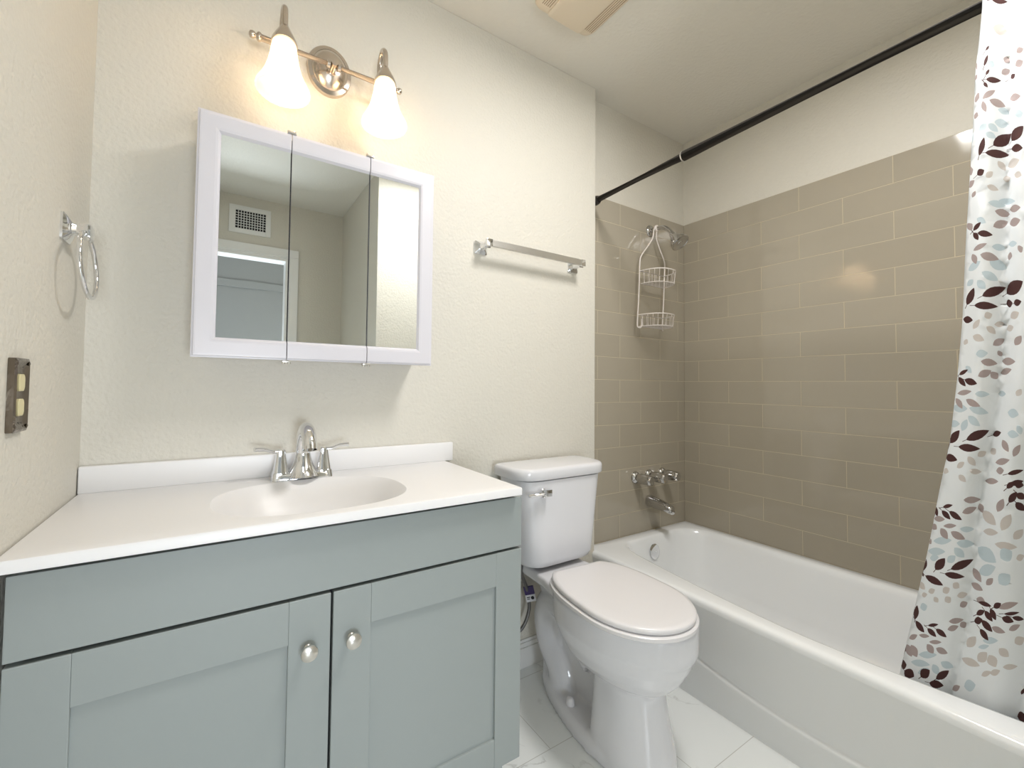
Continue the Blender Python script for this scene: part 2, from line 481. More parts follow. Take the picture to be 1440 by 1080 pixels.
# ------------------------------------------------------------------ medicine cabinet
MX0, MX1, MZ0, MZ1, MF = -2.226, -1.598, 1.147, 1.751, -0.180
mc = thing('medicine_cabinet', 'white framed medicine cabinet with three mirror doors on the wall over the sink', 'cabinet', (-1.91, YM, 1.45))
obj('cabinet_box', boxbm(MX0+0.012, MX1-0.012, MF+0.020, YM-0.001, MZ0+0.010, MZ1-0.010), M_frame, mc)
gaps = [MX0, -2.0155, -1.8030, MX1]
FWD = 0.050
for i in range(3):
    x0, x1 = gaps[i]+(0.0011 if i else 0), gaps[i+1]-(0.0011 if i < 2 else 0)
    bm = bmesh.new()
    # frame as mitred moulding: profile from outer edge inwards (inset, depth)
    prof = [(0.0, 0.018), (0.0, 0.004), (0.004, 0.0035), (0.005, 0.0005), (0.009, 0.0), (0.038, 0.0), (0.044, 0.001), (0.050, 0.0075)]
    def ring(d, dep):
        a = x0 + (d if i == 0 else 0); b = x1 - (d if i == 2 else 0)
        return (a, b, MZ0+d, MZ1-d, MF+dep)
    def strip(side):
        rows = []
        for d, dep in prof:
            a, b, c, e, y = ring(d, dep)
            if side == 'top': rows.append([Vector((a, y, e)), Vector((b, y, e))])
            elif side == 'bot': rows.append([Vector((a, y, c)), Vector((b, y, c))])
            elif side == 'l': rows.append([Vector((a, y, c)), Vector((a, y, e))])
            else: rows.append([Vector((b, y, c)), Vector((b, y, e))])
        loft(bm, rows, False, False, False)
    strip('top'); strip('bot')
    if i == 0: strip('l')
    if i == 2: strip('r')
    # edges of the door towards the gaps, and the back
    a, b, c, e, y = ring(0, 0.018)
    box(bm, a+0.0005, b-0.0005, MF+0.0105, MF+0.018, c+0.0005, e-0.0005)
    for sx, isgap in ((x0, i > 0), (x1, i < 2)):
        if isgap:
            for zz0, zz1 in ((MZ0+0.004, MZ0+0.044), (MZ1-0.044, MZ1-0.004)):
                vs = [bm.verts.new(p) for p in ((sx, MF+0.0005, zz0), (sx, MF+0.012, zz0), (sx, MF+0.012, zz1), (sx, MF+0.0005, zz1))]
                bm.faces.new(vs)
    d_ = obj('mirror_door', bm, M_frame, mc)
    mx0 = x0 + (FWD if i == 0 else 0.0006); mx1 = x1 - (FWD if i == 2 else 0.0006)
    bm = boxbm(mx0, mx1, MF+0.0068, MF+0.0104, MZ0+FWD, MZ1-FWD)
    mo = obj('mirror', bm, M_mirror, d_); mo['label'] = 'silvered mirror panel'
for gx in gaps[1:3]:
    obj('gap_strip', boxbm(gx-0.004, gx+0.004, MF+0.0125, MF+0.0195, MZ0+0.012, MZ1-0.012), M_dark, mc)
    for zt, s in ((MZ1, 1), (MZ0, -1)):
        bm = bmesh.new()
        box(bm, gx-0.011, gx+0.011, MF+0.0, MF+0.016, min(zt+s*0.0005, zt+s*0.006), max(zt+s*0.0005, zt+s*0.006), bev=0.0015)
        for q in (-0.007, 0.007):
            lathe(bm, [(0.0042, 0.0), (0.0042, 0.007), (0.003, 0.009)], (gx+q, MF+0.007, zt+s*0.002), (0, 0, s), 12)
        obj('pivot_hinge', bm, M_satin, mc, 40)

# ------------------------------------------------------------------ vanity light
vl = thing('vanity_light', 'two-light brushed nickel wall fixture with bell glass shades above the mirror cabinet', 'lamp', (-1.90, YM, 2.045))
bm = bmesh.new()
loops = []
for f_, h in ((1.0, 0.0), (1.0, 0.006), (0.96, 0.011), (0.80, 0.014), (0.78, 0.018), (0.62, 0.028), (0.42, 0.036), (0.25, 0.040)):
    loops.append([Vector((-1.900+0.066*f_*cos(2*pi*k/40), YM-h, 2.046+0.078*f_*sin(2*pi*k/40))) for k in range(40)])
loft(bm, loops)
for zz in (2.095, 1.996):
    lathe(bm, [(0.004, 0), (0.004, 0.004), (0.002, 0.006)], (-1.900, YM-0.013, zz), (0, -1, 0), 12)
obj('back_plate', bm, M_nickel, vl, 40)
BY, BZ = -0.115, 2.026
bm = bmesh.new()
lathe(bm, [(0.007, 0.0), (0.007, 0.045), (0.009, 0.05), (0.009, 0.062)], (-1.900, YM-0.02, BZ), (0, -1, 0), 16)
tube(bm, [(-2.095, BY, BZ), (-1.715, BY, BZ)], 0.0088, 16)
for x in (-1.915, -1.885):
    lathe(bm, [(0.0088, -0.006), (0.0120, -0.004), (0.0120, 0.004), (0.0088, 0.006)], (x, BY, BZ), (1, 0, 0), 16)
obj('cross_bar', bm, M_nickel, vl, 50)
for s, x in ((-1, -2.090), (1, -1.720)):
    bm = bmesh.new()
    lathe(bm, [(0.007, 0.0), (0.011, 0.003), (0.0125, 0.007), (0.011, 0.011), (0.006, 0.014), (0.006, 0.016), (0.0085, 0.018), (0.0098, 0.0235), (0.0085, 0.029), (0.003, 0.032)], (x, BY, BZ), (s, 0, 0), 20)
    obj('finial', bm, M_nickel, vl, 60)
LAMPS = []
for lx in (-2.040, -1.762):
    bm = bmesh.new()
    ly = -0.172
    pts = smooth_path([(lx, BY, BZ), (lx, BY, BZ+0.03), (lx, BY-0.003, BZ+0.060), (lx, (BY+ly)/2, BZ+0.082), (lx, ly+0.003, BZ+0.060), (lx, ly, BZ+0.012)], 7)
    tube(bm, pts, 0.0080, 14)
    obj('arm', bm, M_nickel, vl, 60)
    bm = bmesh.new()
    zt = BZ+0.013
    lathe(bm, [(0.006, 0.004), (0.010, 0.0), (0.015, -0.010), (0.024, -0.026), (0.031, -0.040), (0.033, -0.048), (0.030, -0.050)], (lx, ly, zt), (0, 0, 1), 32)
    cap = obj('socket_cap', bm, M_nickel, vl, 50)
    bm = bmesh.new()
    zs = zt-0.046
    prof = [(0.0285, 0.0), (0.031, -0.012), (0.034, -0.035), (0.039, -0.060), (0.046, -0.083), (0.055, -0.103), (0.064, -0.118), (0.0675, -0.128), (0.0665, -0.134)]
    inner = [(r-0.003, h) for r, h in prof[::-1]]
    lathe(bm, prof+inner, (lx, ly, zs), (0, 0, 1), 96, 0.010, 32, False, False, 5)
    sh = obj('glass_shade', bm, M_shade, cap, 60); sh['label'] = 'frosted white bell glass shade, lit'
    LAMPS.append((lx, ly, zs-0.085))
    bulb('bulb', (lx, ly, zs-0.070), 1.25)

# ------------------------------------------------------------------ towel bar
TBZ, TBY = 1.603, -0.112
tb = thing('towel_bar', 'straight metal towel bar with chrome posts on the wall over the toilet', 'towel bar', (-1.11, YM, TBZ))
obj('bar', boxbm(-1.347, -0.867, TBY-0.006, TBY+0.006, TBZ-0.012, TBZ+0.012, bev=0.0015), M_alu, tb)
for px in (-1.345, -0.880):
    bm = bmesh.new()
    loops = []
    for hw, hz, d in ((0.027, 0.024, 0.0), (0.027, 0.024, 0.006), (0.022, 0.019, 0.011), (0.012, 0.011, 0.018), (0.010, 0.010, 0.040), (0.012, 0.013, 0.055)):
        loops.append([Vector((x, YM-d, z)) for x, z in rrect(px, TBZ-0.004, hw, hz, 0.004, 2)])
    loft(bm, loops)
    cx = px+(-0.003 if px < -1 else 0.012)
    box(bm, px-0.012, px+0.012, TBY-0.007, TBY+0.008, TBZ-0.014, TBZ+0.013, bev=0.002)
    obj('post', bm, M_chrome, tb, 30)

# ------------------------------------------------------------------ towel ring
RY, RZ = -0.232, 1.394
tr = thing('towel_ring', 'chrome towel ring on the left wall', 'towel ring', (XL, RY, RZ))
bm = bmesh.new()
loops = []
for hw, d in ((0.027, 0.0), (0.027, 0.004), (0.021, 0.009), (0.012, 0.014), (0.009, 0.020), (0.010, 0.027)):
    loops.append([Vector((XL+d, y, z)) for y, z in rrect(RY, RZ, hw, hw, 0.004, 2)])
loft(bm, loops)
box(bm, XL+0.024, XL+0.042, RY-0.012, RY+0.024, RZ-0.014, RZ+0.012, bev=0.002)
obj('wall_mount', bm, M_chrome, tr, 30)
bm = bmesh.new()
RR = 0.066
pts = [(XL+0.033+0.005*(1-cos(2*pi*k/48)), RY+0.004+RR*sin(2*pi*k/48), RZ-0.004-RR+RR*cos(2*pi*k/48)) for k in range(49)]
tube(bm, pts, 0.0045, 12, False)
obj('ring', bm, M_chrome, tr, 90)

# ------------------------------------------------------------------ outlet with ornate plate
OY, OZ = -0.440, 1.063
ou = thing('wall_outlet', 'ivory duplex outlet in a dark bronze metal plate on the left wall', 'outlet', (XL, OY, OZ))
M_bronze = mat('worn_bronze', (0.20, 0.17, 0.14), 0.18, 1.0)
noise_bump(M_bronze, 60, 0.5, 0.004)
bm = bmesh.new()
loops = []
for hy, hz, d in ((0.029, 0.058, 0.0), (0.029, 0.058, 0.008), (0.025, 0.054, 0.0100), (0.020, 0.048, 0.0075), (0.016, 0.044, 0.0055)):
    loops.append([Vector((XL+d, y, z)) for y, z in rrect(OY, OZ, hy, hz, 0.003, 2)])
loft(bm, loops)
for zz in (-0.050, 0.050):
    for yy in (-0.024, 0.024):
        lathe(bm, [(0.0030, 0.0), (0.0030, 0.0012), (0.0015, 0.0018)], (XL+0.0090, OY+yy*0.95, OZ+zz*1.0), (1, 0, 0), 10)
obj('cover_plate', bm, M_bronze, ou, 30)
for zz in (-0.0195, 0.0195):
    bm = bmesh.new()
    pts = []
    for k in range(28):
        t = 2*pi*k/28
        y = max(-0.0110, min(0.0110, 0.0120*cos(t))); z = max(-0.0135, min(0.0135, 0.0175*sin(t)))
        pts.append((y, z))
    loops = [[Vector((XL+d, OY+y*f, OZ+zz+z*f)) for y, z in pts] for d, f in ((0.004, 1.0), (0.0080, 1.0), (0.0092, 0.90))]
    loft(bm, loops)
    r = obj('receptacle', bm, M_ivory, ou, 40); r['label'] = 'ivory outlet face'

# ------------------------------------------------------------------ toilet
TX = -1.083
to = thing('toilet', 'white two-piece toilet with closed lid between the vanity and the bathtub', 'toilet', (TX, -0.35, 0))
def egg(yb, yf, hw, z, n=48, pb=2.6, pf=2.0, ymid=None, x0=TX):
    """egg outline: back end yb, front tip yf, half width hw"""
    ym = ymid if ymid is not None else yb+(yf-yb)*0.42
    out = []
    for k in range(n):
        t = 2*pi*k/n
        c, s = cos(t), sin(t)
        p = pb if s > 0 else pf
        x = hw*math.copysign(abs(c)**(2/p), c)
        y = ym + (yb-ym if s > 0 else ym-yf)*math.copysign(abs(s)**(2/p), s)
        out.append(Vector((x0+x, y, z)))
    return out
bm = bmesh.new()
# foot flange
loft(bm, [egg(-0.125, -0.655, 0.122, 0.0, pb=1.6, ymid=-0.46), egg(-0.125, -0.655, 0.122, 0.022, pb=1.6, ymid=-0.46), egg(-0.13, -0.650, 0.117, 0.036, pb=1.6, ymid=-0.46), egg(-0.14, -0.64, 0.106, 0.044, pb=1.6, ymid=-0.46)])
# front pedestal
loft(bm, [egg(-0.43, -0.652, 0.117, 0.0, pb=4), egg(-0.43, -0.648, 0.112, 0.05, pb=4), egg(-0.43, -0.632, 0.098, 0.13, pb=4), egg(-0.43, -0.618, 0.088, 0.22, pb=4), egg(-0.43, -0.615, 0.090, 0.29, pb=3.5)])
# bowl
loft(bm, [egg(-0.37, -0.605, 0.070, 0.215), egg(-0.345, -0.642, 0.112, 0.238), egg(-0.32, -0.668, 0.140, 0.270), egg(-0.30, -0.690, 0.160, 0.310), egg(-0.285, -0.702, 0.168, 0.338), egg(-0.28, -0.710, 0.173, 0.352), egg(-0.28, -0.712, 0.1745, 0.364), egg(-0.278, -0.712, 0.1745, 0.424), egg(-0.285, -0.705, 0.168, 0.432)])
# deck towards the tank
def deck(z, e):
    pts = [(-0.105+e, -0.10-e), (-0.112+e, -0.13), (-0.115+e, -0.20), (-0.120+e, -0.25), (-0.140+e, -0.33), (-0.150+e, -0.42), (0.150-e, -0.42), (0.140-e, -0.33), (0.120-e, -0.25), (0.115-e, -0.20), (0.112-e, -0.13), (0.105-e, -0.10-e)]
    return [Vector((TX+x, y, z)) for x, y in pts]
loft(bm, [deck(0.384, 0.030), deck(0.396, 0.006), deck(0.406, 0.0), deck(0.427, 0.0), deck(0.433, 0.006)])
# trapway: over the weir and down to the floor at the back
trap = smooth_path([(TX, -0.40, 0.200), (TX, -0.33, 0.245), (TX, -0.255, 0.300), (TX, -0.185, 0.300), (TX, -0.150, 0.235), (TX, -0.175, 0.150), (TX, -0.235, 0.085), (TX, -0.25, 0.02)], 6)
n_ = len(trap)
tube(bm, trap, [0.066-0.010*sin(pi*i/(n_-1)) for i in range(n_)], 20)
# rear support web under the deck
loft(bm, [[Vector((TX+x, y, z)) for x, y in rrect(0, -0.19, w, 0.055, 0.02, 4)] for w, z in ((0.026, 0.02), (0.024, 0.16), (0.030, 0.30), (0.050, 0.36), (0.090, 0.40))])
loft(bm, [[Vector((TX+x, y, z)) for x, y in rrect(0, -0.33, w, 0.12, 0.012, 4)] for w, z in ((0.016, 0.02), (0.016, 0.26))])
bowl = obj('bowl', bm, M_china, to, 180)
rm = bowl.modifiers.new('remesh', 'REMESH'); rm.mode = 'VOXEL'; rm.voxel_size = 0.0055; rm.use_smooth_shade = True
sm = bowl.modifiers.new('smooth', 'SMOOTH'); sm.factor = 0.5; sm.iterations = 5
for s in (-1, 1):
    bm = bmesh.new()
    lathe(bm, [(0.0145, 0.0), (0.0145, 0.004), (0.0125, 0.018), (0.009, 0.024), (0.003, 0.0265)], (TX+s*0.068, -0.335, 0.041), (0, 0, 1), 20)
    obj('bolt_cap', bm, M_seat, to, 50)
# tank
bm = bmesh.new()
loops = []
def tank_loop(z, hw, yb, yf, rf, n=9):
    C = [Vector((hw, yb)), Vector((-hw, yb)), Vector((-hw*0.99, yf)), Vector((hw*0.99, yf))]
    Rr = [0.035, 0.035, rf, rf]
    out = []
    for i in range(4):
        c = C[i]; a = (C[i-1]-c).normalized(); b = (C[(i+1) % 4]-c).normalized()
        for k in range(n):
            t = k/(n-1)
            p = c + a*Rr[i]*(1-t)**2 + b*Rr[i]*t**2
            out.append(Vector((TX+p.x, p.y, z)))
    return out
for z, hw, yf, rf in ((0.443, 0.115, -0.195, 0.07), (0.447, 0.140, -0.220, 0.07), (0.456, 0.154, -0.234, 0.07), (0.475, 0.162, -0.240, 0.07), (0.57, 0.172, -0.243, 0.07), (0.67, 0.183, -0.245, 0.07), (0.757, 0.194, -0.246, 0.07)):
    loops.append(tank_loop(z, hw, -0.078, yf, rf))
loft(bm, loops)
obj('tank', bm, M_china, to, 60)
bm = bmesh.new()
loops = []
for z, e in ((0.7605, 0.012), (0.7615, 0.003), (0.765, 0.0), (0.789, 0.0), (0.796, 0.0025), (0.800, 0.008), (0.8015, 0.018)):
    loops.append(tank_loop(z, 0.2135-e, -0.067-e, -0.255+e, max(0.088-e, 0.02)))
loft(bm, loops)
obj('tank_lid', bm, M_china, to, 60)
# flush lever
bm = bmesh.new()
FLX, FLY, FLZ = TX-0.128, -0.2455, 0.722
lathe(bm, [(0.012, 0.0), (0.012, 0.006), (0.008, 0.010), (0.008, 0.020)], (FLX+0.012, FLY+0.002, FLZ), (0, -1, 0), 16)
box(bm, FLX-0.010, FLX+0.030, FLY-0.030, FLY-0.014, FLZ-0.012, FLZ+0.012, bev=0.003)
pts = smooth_path([(FLX-0.004, FLY-0.022, FLZ), (FLX-0.030, FLY-0.018, FLZ-0.002), (FLX-0.056, FLY-0.008, FLZ-0.005)], 4)
tube(bm, pts, [0.0115-0.0004*i for i in range(len(pts))], 12, True, 0.75)
obj('flush_lever', bm, M_chrome, to, 35)
# seat and lid, sitting slightly askew on the bowl
def lid_loop(z, e, pb=2.9, cut=0.0, n=64):
    th = radians(-4.0); out = []
    hw, front, ym, back = 0.1665-e, 0.416-e, 0.238, 0.024
    for k in range(n):
        t = 2*pi*k/n; c, s_ = cos(t), sin(t)
        p = pb if s_ > 0 else 2.02
        x = hw*math.copysign(abs(c)**(2/p), c)
        y = -ym + ((ym+back-e) if s_ > 0 else (front-ym))*math.copysign(abs(s_)**(2/p), s_)
        y = min(y, -cut-e)
        out.append(Vector((-1.087+x*cos(th)-y*sin(th), -0.298+x*sin(th)+y*cos(th), z)))
    return out
bm = bmesh.new()
loft(bm, [lid_loop(0.4345, -0.003), lid_loop(0.437, -0.006), lid_loop(0.446, -0.006), lid_loop(0.449, -0.002)])
obj('seat', bm, M_seat, to, 50)
bm = bmesh.new()
loft(bm, [lid_loop(0.4525, 0.002), lid_loop(0.4545, 0.0), lid_loop(0.4625, 0.0), lid_loop(0.4665, 0.003), lid_loop(0.4680, 0.014), lid_loop(0.4690, 0.05)])
obj('lid', bm, M_seat, to, 50)
for s in (-1, 1):
    bm = bmesh.new()
    box(bm, TX+s*0.073-0.018, TX+s*0.073+0.018, -0.302-s*0.004, -0.272-s*0.004, 0.4315, 0.4515, bev=0.006, seg=3)
    obj('hinge', bm, M_seat, to, 40)

# ------------------------------------------------------------------ water supply line with its label
su = thing('supply_hose', 'grey braided water supply hose with a purple tag between vanity and toilet', 'hose', (-1.21, -0.10, 0.15))
bm = bmesh.new()
tube(bm, smooth_path([(-1.215, -0.075, 0.165), (-1.195, -0.095, 0.165), (-1.165, -0.105, 0.195), (-1.1435, -0.105, 0.245), (-1.1475, -0.105, 0.295), (-1.165, -0.11, 0.345), (-1.19, -0.12, 0.39), (-1.200, -0.13, 0.445)], 8), 0.0065, 12)
lathe(bm, [(0.006, -0.02), (0.011, -0.018), (0.011, 0.0), (0.007, 0.002)], (-1.215, -0.075, 0.165), (-0.3, 1, 0), 12)
obj('hose', bm, M_hose, su, 60)
bm = bmesh.new()
lathe(bm, [(0.011, -0.025), (0.011, 0.022)], (-1.215, -0.052, 0.165), (0, 1, 0), 14)
box(bm, -1.225, -1.205, -0.09, -0.07, 0.150, 0.180, bev=0.004)
obj('shutoff_valve', bm, M_chrome, su, 40)
def tag_part(name, m, z0, z1, lab):
    bm = bmesh.new()
    box(bm, -0.0185, 0.0185, -0.0035, 0.0035, z0, z1, bev=0.001)
    bmesh.ops.transform(bm, verts=bm.verts[:], matrix=Matrix.Translation((-1.146, -0.116, 0.30)) @ Matrix.Rotation(radians(-38), 4, 'Z') @ Matrix.Rotation(radians(-14), 4, 'Y'))
    o = obj(name, bm, m, su); o['label'] = lab
    return o
tag_part('label_tag', M_tag, 0.006, 0.036, 'purple label tag')
tag_part('label_tag', M_tagw, -0.020, 0.0058, 'white lower half of the label')
bm = bmesh.new()
lathe(bm, [(0.005, 0), (0.0062, 0.0002), (0.0062, 0.0012), (0.005, 0.0014)], (0.007, -0.0034, -0.006), (0, -1, 0), 16)
box(bm, -0.014, -0.002, -0.0042, -0.0034, -0.004, -0.001); box(bm, -0.014, -0.004, -0.0042, -0.0034, -0.010, -0.0075)
bmesh.ops.transform(bm, verts=bm.verts[:], matrix=Matrix.Translation((-1.146, -0.116, 0.30)) @ Matrix.Rotation(radians(-38), 4, 'Z') @ Matrix.Rotation(radians(-14), 4, 'Y'))
obj('label_print', bm, M_dark, su)

# ------------------------------------------------------------------ bathtub
RIM = 0.372
tu = thing('bathtub', 'white enamel alcove bathtub with a plain apron under the grey tile walls', 'bathtub', (-0.37, -0.76, 0))
YA, YZ = -0.001, YT+0.001
OX0, OX1 = -0.752, -0.001
bm = bmesh.new()
def yfront(y): return (-0.690 + 0.060*(min(abs(y+0.80), 0.66)/0.52)**1.5)
def tub_loop(z, x0, x1, y0, y1, r, warp=0.0, n=14):
    cx, cy = (x0+x1)/2, (y0+y1)/2
    pts = []
    base = rrect(cx, cy, (x1-x0)/2, (y1-y0)/2, r, n)
    # add points along the long straight sides
    full = []
    m = len(base)
    for i in range(m):
        p, q = base[i], base[(i+1) % m]
        full.append(p)
        if (i+1) % (n+1) == 0:
            for k in range(1, 16):
                t = k/16
                full.append((p[0]+(q[0]-p[0])*t, p[1]+(q[1]-p[1])*t))
    for x, y in full:
        if warp and x < cx:
            w = min(1.0, (cx-x)/(cx-x0))
            x += w*warp*(min(abs(y+0.80), 0.66)/0.52)**1.5*0.060
        pts.append(Vector((x, y, z)))
    return pts
loops = [tub_loop(0.345, OX0+0.001, OX1, YZ, YA, 0.006), tub_loop(0.356, OX0+0.0005, OX1, YZ, YA, 0.006), tub_loop(0.365, OX0+0.004, OX1-0.001, YZ+0.001, YA-0.001, 0.006), tub_loop(0.3700, OX0+0.011, OX1-0.002, YZ+0.002, YA-0.002, 0.008),
         tub_loop(0.3715, OX0+0.022, OX1-0.004, YZ+0.004, YA-0.004, 0.012),
         tub_loop(0.3712, -0.700, -0.047, YZ+0.075, -0.050, 0.13, 1.0), tub_loop(0.3695, -0.692, -0.054, YZ+0.082, -0.057, 0.13, 1.0), tub_loop(0.362, -0.686, -0.061, YZ+0.090, -0.063, 0.13, 1.0), tub_loop(0.345, -0.681, -0.067, YZ+0.10, -0.068, 0.13, 1.0),
         tub_loop(0.25, -0.668, -0.085, YZ+0.15, -0.082, 0.14, 0.8), tub_loop(0.14, -0.645, -0.105, YZ+0.22, -0.098, 0.15, 0.6), tub_loop(0.095, -0.625, -0.125, YZ+0.26, -0.115, 0.15, 0.5), tub_loop(0.072, -0.585, -0.165, YZ+0.32, -0.155, 0.14, 0.3), tub_loop(0.064, -0.50, -0.25, YZ+0.45, -0.25, 0.10, 0.0)]
loft(bm, loops, False, True)
# apron with the curved step near the floor
def zstep(y): return 0.108 + 0.048*min(1.3, ((y+0.84)/0.40)**2)
NY = 60
rows = []
def apron(z, y):
    zs_ = zstep(y)
    if z >= zs_:
        t = (z-zs_)/(0.345-zs_)
        return -0.712 - 0.039*t**0.9
    t = z/zs_
    return -0.708 - 0.013*t
for i in range(NY+1):
    y = YZ + (YA-YZ)*i/NY
    zs_ = zstep(y); col = []
    for z in (0.0, 0.3*zs_, 0.7*zs_, zs_-0.010, zs_-0.004): col.append((apron(z, y), z))
    col.append((apron(zs_-0.0001, y)+0.002, zs_-0.0005)); col.append((apron(zs_+0.0001, y)-0.001, zs_+0.0035)); 
    for t in (0.06, 0.2, 0.4, 0.6, 0.8, 0.93, 1.0): 
        z = zs_+(0.345-zs_)*t; col.append((apron(z, y), z))
    rows.append([Vector((x, y, z)) for x, z in col])
loft(bm, rows, False, False, False)
obj('tub_shell', bm, M_tub, tu, 70)
bm = bmesh.new()
ax = Vector((0.05, -1, 0.14)).normalized()
lathe(bm, [(0.034, 0.0), (0.036, 0.003), (0.035, 0.007), (0.030, 0.0095), (0.015, 0.0105), (0.002, 0.0108)], (-0.362, -0.0745, 0.302), ax, 32)
lathe(bm, [(0.0035, 0.0), (0.0035, 0.0125), (0.001, 0.0135)], (-0.362, -0.0745, 0.302), ax, 10)
o = obj('overflow_plate', bm, M_chrome, tu, 40); o['label'] = 'round chrome overflow plate'

# ------------------------------------------------------------------ tub controls, spout, shower head
tf = thing('tub_faucet', 'chrome three-handle tub faucet with spout on the tiled end wall above the bathtub', 'faucet', (-0.302, 0, 0.60))
for hx in (-0.405, -0.302, -0.199):
    bm = bmesh.new()
    lathe(bm, [(0.012, 0.022), (0.0235, 0.026), (0.0250, 0.032), (0.0240, 0.070), (0.0215, 0.092), (0.0185, 0.097), (0.016, 0.0965)], (hx, 0, 0.644), (0, -1, 0), 48, 0.075, 6)
    hd = obj('valve_handle', bm, M_chrome_dark, tf, 40)
    bm = bmesh.new()
    lathe(bm, [(0.030, 0.0), (0.030, 0.004), (0.027, 0.010), (0.017, 0.017), (0.012, 0.020), (0.012, 0.030)], (hx, 0, 0.644), (0, -1, 0), 28)
    obj('escutcheon', bm, M_chrome_dark, hd, 40)
bm = bmesh.new()
loops = []
for d, hw, zt, zb in ((0.0, 0.026, 0.546, 0.492), (0.004, 0.028, 0.548, 0.490), (0.02, 0.027, 0.546, 0.490), (0.06, 0.0255, 0.539, 0.489), (0.10, 0.024, 0.530, 0.487), (0.122, 0.0225, 0.523, 0.483), (0.134, 0.018, 0.515, 0.482), (0.139, 0.010, 0.505, 0.486)):
    c = (zt+zb)/2; h = (zt-zb)/2
    loops.append([Vector((-0.302+hw*math.copysign(abs(cos(t))**0.8, cos(t)), -d, c+h*math.copysign(abs(sin(t))**0.8, sin(t)))) for t in [2*pi*k/28 for k in range(28)]])
loft(bm, loops)
obj('spout', bm, M_chrome_dark, tf, 60)
sh = thing('wall_shower', 'chrome shower head on a short arm high on the end tile wall', 'shower head', (-0.290, 0, 1.89))
bm = bmesh.new()
lathe(bm, [(0.030, 0.0), (0.030, 0.002), (0.026, 0.008), (0.014, 0.013)], (-0.290, 0, 1.890), (0, -1, 0), 28)
obj('flange', bm, M_chrome_dark, sh, 40)
bm = bmesh.new()
arm = smooth_path([(-0.290, -0.002, 1.890), (-0.290, -0.045, 1.893), (-0.290, -0.080, 1.886), (-0.290, -0.112, 1.858), (-0.290, -0.128, 1.834)], 6)
tube(bm, arm, 0.0105, 16)
obj('shower_arm', bm, M_chrome_dark, sh, 60)
bm = bmesh.new()
ax = Vector((0.0, -0.62, -0.78)).normalized()
lathe(bm, [(0.011, -0.006), (0.0145, -0.002), (0.0145, 0.010), (0.016, 0.014), (0.020, 0.022), (0.037, 0.050), (0.0430, 0.064), (0.0430, 0.072), (0.038, 0.074), (0.034, 0.071), (0.012, 0.071), (0.010, 0.073), (0.003, 0.073)], (-0.290, -0.124, 1.838), ax, 36)
obj('spray_head', bm, M_chrome_dark, sh, 40)

# ------------------------------------------------------------------ shower caddy
ca = thing('shower_caddy', 'white wire shower caddy with two baskets hanging from the shower arm', 'caddy', (-0.30, -0.04, 1.40))
CY = -0.034
WR = 0.0032
bm = bmesh.new()
L_, R_ = -0.418, -0.222
left = smooth_path([(-0.300, CY-0.012, 1.905), (-0.309, CY-0.004, 1.885), (-0.313, CY, 1.845), (-0.345, CY, 1.80), (-0.395, CY, 1.745), (-0.412, CY, 1.71), (-0.416, CY, 1.64), (-0.422, CY, 1.52), (-0.432, CY, 1.400), (-0.430, CY-0.004, 1.380), (-0.422, CY-0.012, 1.378), (-0.418, CY-0.014, 1.392), (-0.417, CY-0.014, 1.420)], 5)
right = smooth_path([(-0.300, CY-0.012, 1.905), (-0.290, CY-0.006, 1.885), (-0.285, CY, 1.845), (-0.262, CY, 1.80), (-0.226, CY, 1.745), (-0.217, CY, 1.71), (-0.221, CY, 1.64), (-0.228, CY, 1.52), (-0.238, CY, 1.395), (-0.238, CY-0.004, 1.375)], 5)
tube(bm, left, WR, 8); tube(bm, right, WR, 8)
lathe(bm, [(0.013, -0.006), (0.0165, -0.004), (0.0165, 0.004), (0.013, 0.006)], (-0.290, -0.040, 1.893), (0, -1, 0), 20)
obj('wire_frame', bm, M_wire, ca, 60)
def basket(zc, xl, xr, depth, h):
    b = bmesh.new()
    def dpath(z, k=1.0, dd=depth):
        cx = (xl+xr)/2; hw = (xr-xl)/2*k
        return [(cx+hw*math.copysign(abs(cos(t))**0.8, cos(t)), CY-dd*abs(sin(t))**0.8, z) for t in [pi*i/24 for i in range(25)]]
    tp = dpath(zc+h); bt = dpath(zc, 0.93, depth*0.94)
    tube(b, tp, 0.0028, 8); tube(b, [tp[0], tp[-1]], 0.0028, 8)
    tube(b, bt, 0.0022, 8); tube(b, [bt[0], bt[-1]], 0.0022, 8)
    for i in range(1, 24, 2):
        tube(b, [tp[i], bt[i]], 0.0017, 6)
    for i in range(1, 6):
        f = i/6
        p0 = Vector(tp[0]).lerp(Vector(tp[-1]), f); q0 = Vector(bt[0]).lerp(Vector(bt[-1]), f)
        tube(b, [p0, q0], 0.0017, 6)
    for i in range(1, 12):
        x = bt[0][0] + (bt[-1][0]-bt[0][0])*i/12
        cx = (xl+xr)/2; hw = (xr-xl)/2*0.93
        u_ = max(0.0, 1-abs((x-cx)/hw)**2.5)
        tube(b, [(x, CY, zc), (x, CY-depth*0.94*u_**0.4, zc)], 0.0015, 6)
    obj('basket', b, M_wire, ca, 60)
basket(1.596, -0.412, -0.226, 0.105, 0.062)
basket(1.384, -0.424, -0.238, 0.105, 0.056)

